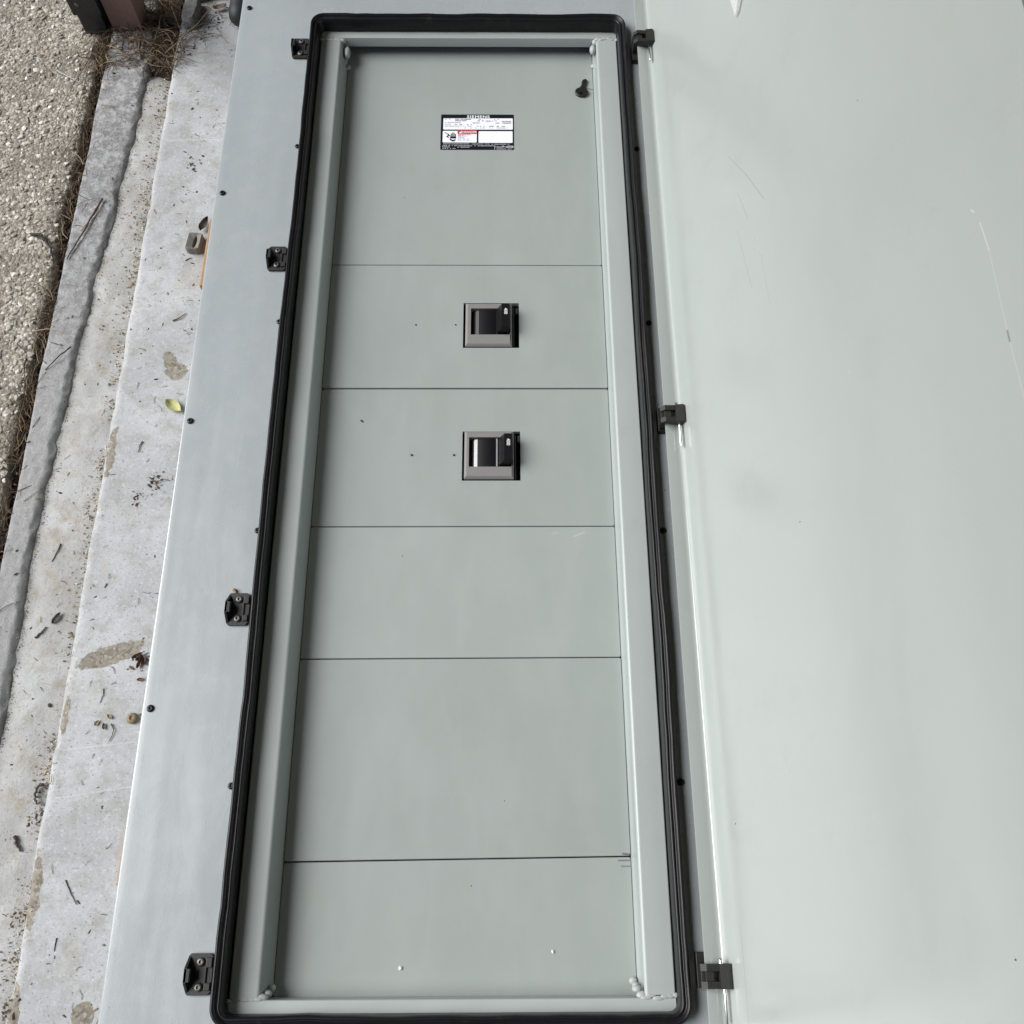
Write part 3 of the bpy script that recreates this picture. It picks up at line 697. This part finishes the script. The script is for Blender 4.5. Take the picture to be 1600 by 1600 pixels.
lb = mb.build('rating_label', m_lab_black, cab); lb['label'] = 'black and white rating label with a red danger heading'
for q in ((155, 225, 1425, 440), (150, 465, 770, 685), (800, 470, 1420, 690)): flat('label_window', [rr2(*q, zl + .0002)], m_lab_white, lb)
flat('danger_band', [[(*lab(*q), zl + .0004) for q in ((418, 525), (770, 525), (770, 452), (418, 452))]], m_lab_red, lb)
def ltext(body, fx, fy, size, mat, bold, spacing=1.0, wide=1.0):
    Vt, Ft = text_mesh(body, size, bold, spacing); x0, y0 = lab(fx, fy)
    obj('brand_lettering' if body == 'SIEMENS' else 'danger_lettering', [(x0 + x * wide, y0 + y, zl + .0007) for x, y, z in Vt], Ft, mat, lb)
ltext('SIEMENS', 793, 200, .0092, m_lab_white, .00020, 1.14, 1.20)
ltext('DANGER', 625, 492, .0075, m_lab_white, .0001, 1.08, 1.0)
flat('warning_triangle', [[(*lab(*q), zl + .0007) for q in ((445, 513), (490, 513), (467, 478))]], m_lab_white, lb)
def dashes(rows, mat, name, hgt=14, seed=1):
    rnd = random.Random(seed); polys = []
    for (x0, x1, y, fill) in rows:
        x = x0
        while x < x1:
            w = rnd.uniform(8, 26); 
            if rnd.random() < fill:
                q = ((x, y + hgt), (min(x + w, x1), y + hgt), (min(x + w, x1), y), (x, y))
                polys.append([(*lab(*p), zl + .0006) for p in q])
            x += w + rnd.uniform(3, 9)
    flat(name, polys, mat, lb)
dashes([(180, 290, 236, .8), (370, 540, 238, .9), (780, 850, 240, .8), (1050, 1170, 240, .8), (180, 330, 300, .9), (340, 470, 302, .8), (180, 290, 335, .8), (180, 930, 372, .75), (1000, 1350, 405, .6), (380, 930, 405, .4), (1090, 1170, 268, .7)], m_lab_ink, 'fine_print', 12, 3)
dashes([(370, 665, 238, .9), (370, 575, 265, .9), (690, 815, 308, .95), (370, 500, 338, .95), (540, 670, 340, .7), (780, 890, 268, .8), (930, 1055, 272, .9), (1225, 1395, 278, .95), (1110, 1175, 310, .9), (1235, 1395, 310, .8), (980, 1075, 370, .9), (1130, 1335, 372, .7)], m_lab_inkd, 'typed_print', 15, 5)
dashes([(430, 660, 535, .9), (430, 560, 552, .8)], m_lab_red, 'red_print', 11, 6)
dashes([(425, 590, 572, .8), (425, 540, 592, .7), (425, 660, 615, .7), (425, 640, 637, .8)], m_lab_ink, 'small_print', 9, 7)
dashes([(150, 640, 706, .95), (680, 885, 708, .9), (920, 1020, 708, .9), (1040, 1360, 710, .95), (150, 420, 738, .9), (440, 1150, 742, .9), (1225, 1440, 745, .9), (150, 300, 765, .9), (400, 640, 768, .9), (1130, 1250, 768, .9), (1300, 1440, 772, .9), (150, 390, 792, .8), (1130, 1400, 800, .85)], m_lab_grey, 'foot_print', 14, 8)
flat('foot_rule', [[(*lab(*q), zl + .0006) for q in ((1090, 818), (1100, 818), (1100, 762), (1090, 762))], [(*lab(*q), zl + .0006) for q in ((1104, 772), (1440, 772), (1440, 762), (1104, 762))]], m_lab_grey, lb)
hand = [[(280, 610), (392, 610), (390, 575), (290, 575)], [(283, 640), (330, 668), (362, 664), (390, 625), (382, 622), (340, 640), (295, 618), (275, 615)]]
for fx0, fx1, top in ((296, 310, 515), (322, 336, 495), (347, 361, 500), (373, 387, 522)): hand.append([(fx0, 578), (fx1, 578), (fx1, top + 8), ((fx0 + fx1) / 2, top), (fx0, top + 8)])
hand.append([(275, 575), (290, 560), (270, 545), (262, 552)])
hand.append([(180, 490), (262, 530), (270, 545), (240, 580), (262, 588), (258, 600), (220, 586), (215, 578), (248, 542), (182, 500)])
flat('hand_symbol', [[(*lab(*q), zl + .0005 + .00003 * i) for q in reversed(P)] for i, P in enumerate(hand)], m_lab_black, lb)

# screws on the face
SCR = [(0.0, -.001), (.0058, -.001), (.0060, .0008), (.0055, .0022), (.0042, .0031), (.0030, .0034), (.0024, .0033), (.0022, .0012), (0.0002, .0010)]
def screw(x, y, z, r=1.0, mat=m_screw, parent=cab):
    mb = MB(); mb.lathe((x, y, z), [(max(a_, .0001) * r, h * r) for a_, h in SCR], 14); return mb.build('screw', mat, parent, True, sharp=40)
for y, x in ((1.8364, -.4500), (1.3622, -.4525), (.886, -.4535), (.4082, -.4535), (-.05, -.4535)): screw(x, y, ZF, .95)
for y in (1.4739, 1.0809, .690, .297): screw(-.3225, y, ZF, .85)
for y in (1.4693, 1.0786, .689, .2999): screw(.3245, y, ZF, .9)
# latch catches
def catch(cx, cy):
    mb = MB(); w, h = .0165, .0255
    plate = [(-w, -h + .003), (-w + .003, -h), (w - .004, -h), (w, -h + .005), (w, h - .005), (w - .004, h), (-w + .003, h), (-w, h - .003)]
    mb.prism([(cx + x, cy + y) for x, y in plate], 'z', ZF, ZF + .005)
    # raised back wall, a trapezium rising to the hook
    wall = [(-h + .003, .004), (h - .003, .004), (.0085, .0205), (-.0095, .0205)]
    mb.prism([(cy + y, ZF + z) for y, z in wall], 'x', cx - w, cx - w + .0032)
    # hook turned inwards at the top of the wall
    mb.prism([(cx - w, ZF + .0205), (cx - w, ZF + .0165), (cx - w + .008, ZF + .0165), (cx - w + .0085, ZF + .0185), (cx - w + .007, ZF + .0205)], 'y', cy - .0085, cy + .0075)
    # low front ridge with a step
    mb.box(cx + w - .0085, cx + w - .0005, cy - h + .006, cy - .010, ZF + .004, ZF + .0085, .0007)
    mb.box(cx + w - .0085, cx + w - .0005, cy + .008, cy + h - .005, ZF + .004, ZF + .0085, .0007)
    mb.box(cx + w - .010, cx + w - .0072, cy - .011, cy + .009, ZF + .004, ZF + .0072, .0005)
    o = mb.build('latch_catch', m_dusty_black, cab)
    for sy in (-.0155, .0150): screw(cx + .0005, cy + sy, ZF + .0055, .95, m_screw_grey, o)
for x, y in ((-.3345, 1.722), (-.3365, 1.2124), (-.3385, .5591), (-.3375, .0536)): catch(x, y)

# door: a shallow pan
DW, DY0, DY1, DF = .752, -.055, 1.885, .0270
def dloop(i, n): return [tuple(dp(s, y, n)) for s, y in ((i, DY0 + i), (DW - i, DY0 + i), (DW - i, DY1 - i), (i, DY1 - i))]
mb = MB(); lp = [dloop(.004, -.0022), dloop(0.0, -.0015), dloop(-.0022, .001), dloop(-.0022, DF - .001), dloop(-.0016, DF), dloop(-.0004, DF), dloop(0.0, DF - .001)]
for k in range(7):
    t = k / 6 * math.pi / 2; r = .0080
    lp.append(dloop(r - r * math.cos(t), r - r * math.sin(t)))
lp += [dloop(.02, 0.0), dloop(.06, 0.0)]
mb.loft(lp, True, True)
door = mb.build('door', m_door, cab, True, sharp=50); door['label'] = 'wide grey door swung up on its hinges, inner face showing'
# hinges
def hinge(yb, yc):
    mb = MB()
    mb.box(.3265, .3400, yb - .0215, yb + .0215, ZF, ZF + .011, .0010)
    for s in (-1, 1):
        y0, y1 = yc + s * .0105 - .0042, yc + s * .0105 + .0042
        mb.prism([(.3275, ZF + .004), (.3340, ZF + .004), (.3335, ZF + .0315), (.3360, ZF + .0330), (.3560, ZF + .0275), (.3560, ZF + .0405), (.3340, ZF + .0415), (.3270, ZF + .035)], 'y', y0, y1)
    mb.box(.3276, .3330, yc - .0140, yc + .0140, ZF + .005, ZF + .0345, .0006)
    mb.box(.3330, .3440, yc - .008, yc + .008, ZF + .0340, ZF + .0372, .0005)
    mb.prism([(.3510, ZF + .0300), (.3585, ZF + .0250), (.3655, ZF + .0300), (.3665, ZF + .0420), (.3625, ZF + .0445), (.3510, ZF + .0425)], 'y', yc - .0150, yc + .0150)
    h = mb.build('hinge', m_dusty_black, cab)
    mb = MB(); mb.lathe((.3575, yc, ZF + .0330), [(.0021, -.056), (.0027, -.0545), (.0027, -.010)], 12, 'y'); mb.lathe((.3540, yc, ZF + .0365), [(.0016, .012), (.0030, .0125), (.0030, .0205), (.0022, .0215)], 10, 'y')
    mb.f = [tuple(reversed(f)) for f in mb.f]
    mb.build('hinge_pin', m_chrome, h, True, sharp=50)
    for sy in (-.013, .013): screw(.3375, yb + sy, ZF + .0055, .6, m_screw, h)
for yb, yc in ((1.7080, 1.7170), (.8830, .8790), (.0560, .0500)): hinge(yb, yc)

# ---------------------------------------------------------------- loose things on the cabinet
# key lying flat on the top panel
kx, ky, kz = .2295, 1.6660, ZP + .0004
kd = Vector((.2390 - .2295, 1.7040 - 1.6660, 0)).normalized(); ks = Vector((kd.y, -kd.x, 0))
def kp(a_, b_, z): p = Vector((kx, ky, 0)) + kd * a_ + ks * b_; return (p.x, p.y, kz + z)
mb = MB(); n = 20
ring = [(.0125 * math.cos(2 * math.pi * k / n) * .95, .0130 * math.sin(2 * math.pi * k / n)) for k in range(n)]
holec = -.0045; hole = [(holec + .0026 * math.cos(2 * math.pi * k / n), .0034 * math.sin(2 * math.pi * k / n)) for k in range(n)]
th = .0050
mb.loft([[kp(x, y, 0) for x, y in hole], [kp(x, y, 0) for x, y in ring], [kp(x * 1.03, y * 1.03, .001) for x, y in ring], [kp(x * 1.03, y * 1.03, th - .001) for x, y in ring], [kp(x * .95, y * .95, th) for x, y in ring], [kp(x, y, th) for x, y in hole], [kp(x, y, 0) for x, y in hole]])
k_root = mb.build('key', m_key, None, True, base=True, sharp=40); tag(k_root, 'small dark key lying loose near the top right corner of the panel', 'key')
mb = MB(); bl = [(.009, -.0075), (.016, -.0048), (.023, -.0042), (.026, -.0058), (.029, -.0040), (.031, -.0056), (.0335, -.0038), (.037, 0), (.0340, .0046), (.016, .0048), (.009, .0075)]
mb.loft([[kp(x, y, .001) for x, y in bl], [kp(x, y, .0035) for x, y in bl]], True, True); mb.build('blade', m_key, k_root)

# clear plastic pouch corner hanging on the door
tip = (.285, 1.474)
def sheet(name, n0, parent=None):
    pass
A_ = [dp(.2835, 1.4755, .006), dp(.2770, 1.535, .010), dp(.2850, 1.545, .016), dp(.2990, 1.545, .014), dp(.318, 1.520, .012), dp(.2905, 1.4790, .007)]
B_ = [dp(.2840, 1.4765, .003), dp(.2780, 1.540, .003), dp(.2860, 1.560, .003), dp(.3060, 1.560, .003), dp(.326, 1.530, .003), dp(.2910, 1.4785, .003)]
A2 = [dp(.270, 1.64, .012), dp(.40, 1.64, .014)]
mb = MB(); mb.add([*A_, *B_, dp(.262, 1.70, .012), dp(.42, 1.70, .013), dp(.262, 1.70, .003), dp(.42, 1.70, .003)],
                  [(0, 5, 2, 1), (5, 4, 3, 2), (6, 7, 8, 11), (11, 8, 9, 10), (0, 1, 7, 6), (5, 11, 10, 4), (1, 2, 3, 4, 13, 12), (7, 14, 15, 10, 9, 8)])
tag(mb.build('plastic_pouch', m_clear), 'creased corner of a clear plastic pouch stuck to the upper door', 'pouch')

# flakes and bits on the panels
def flake(name, x, y, z, r, mat, label, cat, el=1.0, ang=0.0):
    V = IV * np.array([r * el, r, r * .35]) * (1 + .3 * (np.random.rand(12, 1) - .5))
    V = V @ np.array(Matrix.Rotation(ang, 3, 'Z')).T + np.array([x, y, z + r * .3])
    return tag(obj(name, V, IF, mat, base=True), label, cat)
flake('paint_flake', .1375, .0760, ZP, .0028, m_flake, 'white flake with a tail near the bottom right of the lowest panel', 'flake', .7, .2)
flake('paint_flake', -.0760, .0560, ZP, .0030, m_flake, 'white flake at the lower left of the lowest panel', 'flake')
flake('dirt_speck', -.1772, .9147, ZP, .0030, m_twig_dark, 'dark speck of dirt left of the lower breaker', 'dirt', .6, .6)
mb = MB(); mb.tube([(-.352, .592, ZF + .001), (-.349, .590, ZF + .004), (-.346, .586, ZF + .003), (-.3435, .581, ZF + .001)], [.0022, .0030, .0022, .0008], 6)
tag(mb.build('dry_wisp', m_stem), 'pale dry wisp above the second lowest latch catch', 'debris')

# ---------------------------------------------------------------- things on the ground
def plank(x0, x1, y0, y1, z1, rot, label):
    mb = MB(); mb.box(x0, x1, y0, y1, .0008, z1, .002)
    c = np.array([(x0 + x1) / 2, (y0 + y1) / 2, 0]); M3 = np.array(Matrix.Rotation(rot, 3, 'Z'))
    V = (np.array(mb.v) - c) @ M3.T + c
    return tag(obj('wooden_board', V, mb.f, m_wood, base=True), label, 'board', 'boards under the cabinet')
plank(-.5945, .32, 1.385, 1.565, .0355, R(-.6), 'raw pine board under the upper half of the cabinet, beside the square block')
plank(-.5905, .32, .16, .249, .0355, R(-1.2), 'raw pine board under the lower end of the cabinet')
# square block with an oval hollow
mb = MB(); bx, by = -.6285, 1.5215; ra = R(-6)
def bp(x, y, z): return (bx + x * math.cos(ra) - y * math.sin(ra), by + x * math.sin(ra) + y * math.cos(ra), z)
n = 24; sq = []
for k in range(n):
    t = 2 * math.pi * (k + .5) / n; c, s = math.cos(t), math.sin(t); q = max(abs(c) / .0155, abs(s) / .0225); sq.append((c / q, s / q))
ov = [(.0045 * math.cos(2 * math.pi * (k + .5) / n) + .001, .0165 * math.sin(2 * math.pi * (k + .5) / n)) for k in range(n)]
mb.loft([[bp(x, y, .0005) for x, y in sq], [bp(x, y, .019) for x, y in sq], [bp(x * .93, y * .95, .021) for x, y in sq], [bp(x, y, .015) for x, y in ov], [bp(x * .8, y * .9, .004) for x, y in ov]], True, True)
tag(mb.build('hollow_block', m_blockg, None, False, True), 'small grey square block with an oval hollow on the slab by the cabinet edge', 'block')
# brown post, black box, stone chunks, hose
mb = MB(); mb.box(-.915, -.8415, 2.184, 2.258, -.03, 1.5, .003); tag(mb.build('square_post', m_post, None, True, True, 20), 'brown painted square post standing at the far end of the kerb', 'post')
mb = MB(); x0, x1, y0, y1, z0, z1 = -.992, -.923, 2.172, 2.262, .058, .42
mb.loft([rect(x0, x1, y0, y1, z0, .004), rect(x0, x1, y0, y1, z0), rect(x0, x1, y0, y1, z1 - .006), rect(x0, x1, y0, y1, z1, .006)], False, True)
mb.loft([rect(x0, x1, y0, y1, z0, .004), rect(x0, x1, y0, y1, z1 - .03, .004)], False, True)
mb.box(x0 + .006, x1 - .006, y0 + .006, y1 - .012, -.004, z0 + .1)
bxo = mb.build('plastic_box', m_boxblk, None, False, True); tag(bxo, 'black hollow plastic box fixed beside the brown post', 'box')
mb = MB(); mb.lathe((-.972, 2.1718, .088), [(.004, -.0022), (.0055, -.001), (.0055, .002)], 12, 'y'); mb.build('screw', m_screw_grey, bxo)
def rock(name, x0, x1, y0, y1, h, rot, mat, label, cat):
    mb = MB(); n = 10; lps = []
    cx, cy = (x0 + x1) / 2, (y0 + y1) / 2; w, d = (x1 - x0) / 2, (y1 - y0) / 2
    for z, s in ((0, 1.0), (h * .35, 1.04), (h * .75, .97), (h, .80)):
        l = []
        for k in range(16):
            t = 2 * math.pi * (k + .5) / 16; c, sn = math.cos(t), math.sin(t); q = (abs(c) ** 4 + abs(sn) ** 4) ** .25
            j = 1 + .10 * fr(k * 1.3, z * 60, 1.7, 2, x0 * 50)
            x, y = w * s * j * c / q, d * s * j * sn / q
            l.append((cx + x * math.cos(rot) - y * math.sin(rot), cy + x * math.sin(rot) + y * math.cos(rot), .0006 + z + .003 * fr(k, z * 40, 1.1, 2, 3)))
        lps.append(l)
    mb.loft(lps, True, True)
    return tag(mb.build(name, mat, None, True, True, 45), label, cat)
rock('concrete_chunk', -.742, -.703, 2.192, 2.278, .030, R(-4), m_stone, 'oblong grey concrete chunk lying among dry stems at the slab end', 'rubble', )
rock('concrete_chunk', -.735, -.690, 2.288, 2.345, .028, R(8), m_stone, 'grey concrete chunk just beyond the oblong one, cut by the top edge', 'rubble')
mb = MB(); lps = []
for y, r in ((2.183, .004), (2.185, .012), (2.191, .020), (2.200, .0255), (2.215, .0275), (2.30, .0275), (2.6, .0275)):
    lps.append([(-.594 + r * math.cos(2 * math.pi * k / 20), y, .0285 + r * math.sin(2 * math.pi * k / 20)) for k in range(20)])
mb.loft(lps, True, True); mb.f = [tuple(reversed(f)) for f in mb.f]
tag(mb.build('rubber_hose', m_hose, None, True, True, 50), 'dark grey rounded rubber hose end against the far side of the cabinet', 'hose')

# green leaf
def leaf(name, cx, cy, z, ln, wd, ang, mat, label, cat, curl=.006):
    V = []; F = []; n = 8
    for k in range(n + 1):
        t = k / n; w = wd * math.sin(math.pi * min(1, t * 1.02)) ** .7 * (1 - .25 * t) + .0003
        for j, s in enumerate((-1, -.5, 0, .5, 1)):
            V.append((ln * (t - .5), w * s, z + .0012 + curl * (2 * t - 1) ** 2 * .5 + curl * abs(s) ** 1.5 + .0006 * math.sin(k * 1.7 + j)))
    for k in range(n):
        for j in range(4): a_ = k * 5 + j; F.append((a_, a_ + 5, a_ + 6, a_ + 1))
    m_ = len(V); V2 = [(x, y, zz - .0004) for x, y, zz in V]; F2 = [tuple(m_ + i for i in reversed(f)) for f in F]
    VV = np.array(V + V2); M3 = np.array(Matrix.Rotation(ang, 3, 'Z')); VV = VV @ M3.T + np.array([cx, cy, 0])
    return tag(obj(name, VV, F + F2, mat, None, True, True, 60), label, cat)
leaf('fallen_leaf', -.6235, 1.107, 0, .044, .013, R(-38), m_leafgreen, 'yellow-green fallen leaf on the slab against the cabinet edge', 'leaf', .007)
leaf('fallen_leaf', -.6125, .529, 0, .013, .0035, R(5), m_leafbrown, 'small brown oval leaf below the bare concrete patch', 'leaf', .002)
for dx, dy, an, wh in ((-.624, .574, 30, 'uppermost'), (-.612, .566, 110, 'nearest the cabinet'), (-.618, .560, 75, 'lowest')):
    leaf('fallen_leaf', dx, dy, 0, .022, .004, R(an), m_leafbrown, 'crumpled brown leaf beside the bare concrete patch, %s of the clump' % wh, 'leaf', .005)['group'] = 'crumpled leaves beside the bare patch'
leaf('fallen_leaf', -.655, 2.262, .004, .035, .008, R(20), m_stem, 'pale tan dead leaf near the top, beside the hose end', 'leaf', .006)
# seed cap
mb = MB(); mb.lathe((-.6165, .4563, .0006), [(.004, 0), (.0095, .001), (.0105, .004), (.0085, .0075), (.0045, .0085), (.003, .006), (.0004, .0055)], 14)
tag(mb.build('acorn', m_seed, None, True, True, 50), 'round tan seed cap on the slab by the lower cabinet edge', 'seed')
for i, (x, y, lbl) in enumerate(((-.681, .4483, 'pale seed husk left of the round seed cap, leftmost of three'), (-.667, .4424, 'brown seed husk left of the round seed cap, lowest of three'), (-.6593, .4599, 'pale seed husk nearest the round seed cap'))):
    leaf('seed', x, y, 0, .012, .0036, R(60 + 40 * i), (m_seed, m_leafbrown, m_seed)[i], lbl, 'seed', .002)['group'] = 'seed husks on the slab'

def twig(P, r, mat, label, cat='twig', name='twig', n=6):
    P = [Vector(p) for p in P]; Q = []
    for i in range(len(P) - 1):
        for k in range(4):
            t = k / 4; Q.append(P[i].lerp(P[i + 1], t) + Vector((random.gauss(0, r * .25), random.gauss(0, r * .25), 0)))
    Q.append(P[-1]); m_ = len(Q)
    mb = MB(); mb.tube(Q, [r * (1 - .55 * i / m_) for i in range(m_)], n)
    return tag(mb.build(name, mat, None, True, True, 70), label, cat)
def gp_(x, y, h): return (x, y, gz(x, y) + h)
twig([(-.655, 1.3208, .002), (-.640, 1.329, .003), (-.6287, 1.3407, .002)], .0016, m_twig, 'short brown twig on the slab above the green leaf')
twig([(-.6796, 1.027, .002), (-.683, 1.018, .002), (-.6845, 1.002, .002)], .0014, m_twig_dark, 'short dark twig in the middle of the slab below the green leaf')
twig([(-.655, .447, .002), (-.648, .437, .003), (-.650, .424, .002), (-.654, .415, .002)], .0012, m_twig, 'hooked brown twig below the seed husks')
twig([(-.679, .512, .001), (-.678, .500, .0015), (-.682, .485, .001)], .0009, m_twig_dark, 'thin dark curved twig above the seed husks')
twig([(-.6925, .178, .0012), (-.680, .158, .0015), (-.667, .139, .001)], .0010, m_twig_dark, 'straight dark needle slanting across the lower slab', 'needle', 'pine_needle')
twig([(-.6915, .0865, .001), (-.6925, .066, .001)], .0010, m_twig_dark, 'short straight dark needle near the bottom of the slab', 'needle', 'pine_needle')
twig([(-.648, 1.481, .001), (-.640, 1.487, .0015), (-.634, 1.489, .001)], .0012, m_twig, 'short curved twig just below the grey hollow block')
twig([(-.640, .9325, .003), (-.622, .940, .004), (-.610, .937, .002)], .0010, m_twig, 'thin twig beside the litter clump at mid slab')
twig([gp_(-.815, .806, .001), gp_(-.818, .790, .0015), gp_(-.826, .767, .001)], .0013, m_twig_dark, 'slim dark twig in the gutter beside the kerb')
twig([gp_(-.829, .612, .002), gp_(-.820, .622, .002), gp_(-.812, .634, .0018)], .0022, m_twig, 'stubby brown twig in the gutter below the crumpled husk')
twig([gp_(-.800, .252, .003), gp_(-.795, .238, .0035), gp_(-.786, .226, .003)], .0034, m_bark, 'thick stubby twig at the lower left of the gutter')
leaf('crumpled_leaf', -.797, .652, gz(-.797, .652) - .0005, .026, .006, R(62), m_bark, 'crumpled dark husk in the gutter near the kerb', 'husk', .003)
flake('dark_chip', -.7815, .484, gz(-.7815, .484), .0048, m_twig_dark, 'black diamond chip in the gutter', 'chip', .8, .6)
P = [(-.765 + .016 * math.cos(t) * .55 - .004, .324 + .017 * math.sin(t), -.012) for t in np.linspace(R(70), R(290), 7)]
twig(P, .0030, m_bark, 'curled strip of dark bark against the slab edge', 'bark', 'curled_bark')
leaf('bark_piece', -.6150, 1.577, .004, .040, .010, R(70), m_twig_dark, 'dark bark flake at the end of the upper board', 'bark', .006)
# twigs on kerb and pavement
twig([(-.858, 1.650, .008), (-.872, 1.606, .008), (-.890, 1.548, .008), (-.912, 1.482, .006)], .0028, m_twig, 'long brown twig slanting over the kerb')
twig([(-.864, 1.622, .006), (-.880, 1.590, .006), (-.893, 1.560, .006)], .0018, m_stem, 'pale shorter twig beside the long brown twig on the kerb')
twig([(-.948, 1.2912, .008), (-.922, 1.294, .011), (-.8978, 1.2912, .012), (-.8618, 1.2507, .009)], .0013, m_stem, 'pale bent stem crossing from the joint over the kerb', 'stem')
twig([(-.8625, 1.250, .009), (-.884, 1.226, .010), (-.910, 1.196, .004)], .0017, m_twig_dark, 'dark stem lying on the kerb below the pale bent stem', 'stem')
twig([(-1.006, 1.551, .004), (-.985, 1.548, .006), (-.968, 1.532, .006), (-.955, 1.510, .005), (-.946, 1.490, .003)], .0042, m_twig_dark, 'thick dark curved twig on the rough pavement')
twig([(-.955, 1.225, .004), (-.957, 1.205, .005), (-.951, 1.180, .004)], .0020, m_twig_dark, 'short dark twig on the pavement edge beside the joint')
twig([(-.984, 1.262, .003), (-.972, 1.250, .004), (-.962, 1.247, .003)], .0015, m_twig, 'forked brown twig on the pavement at mid height')
twig([(-.949, 2.107, .012), (-.980, 2.005, .010), (-1.0103, 1.908, .003)], .0010, m_twig, 'long thin stem leaning out from the post foot over the pavement', 'stem')
twig([(-.955, 2.075, .010), (-.958, 1.97, .008), (-.972, 1.865, .003)], .0010, m_twig, 'second long thin stem over the pavement, nearer the kerb', 'stem')
twig([(-.938, 1.905, .004), (-.962, 1.82, .006), (-.985, 1.76, .002)], .0008, m_twig, 'fine brown stem across the joint', 'stem')
twig([(-1.035, 2.049, .004), (-1.005, 2.028, .006), (-.973, 2.011, .003)], .0012, m_strip, 'whitish dry stem on the pavement near the top', 'stem')
twig([(-.842, 2.155, .01), (-.838, 2.12, .014), (-.832, 2.085, .006)], .0045, m_leafbrown, 'reddish brown pointed twig beside the post foot')
twig([(-.775, 2.105, .006), (-.742, 2.144, .010), (-.7213, 2.1724, .014)], .0018, m_stem, 'pale stem rising over the slab corner towards the chunk', 'stem')
twig([(-.7522, 2.064, .004), (-.7461, 2.1028, .010), (-.7388, 2.1461, .014), (-.7014, 2.1945, .016), (-.663, 2.284, .010)], .0020, m_stem, 'long pale stem running across the slab end to the top', 'stem')
twig([(-.735, 2.160, .012), (-.700, 2.185, .016), (-.668, 2.212, .012)], .0026, m_twig, 'dark knotted stem bundle in front of the concrete chunk', 'stem')
twig([(-.756, 2.172, .010), (-.742, 2.144, .012), (-.7325, 2.096, .004)], .0012, m_twig, 'thin brown stem dropping from the stem crossing', 'stem')
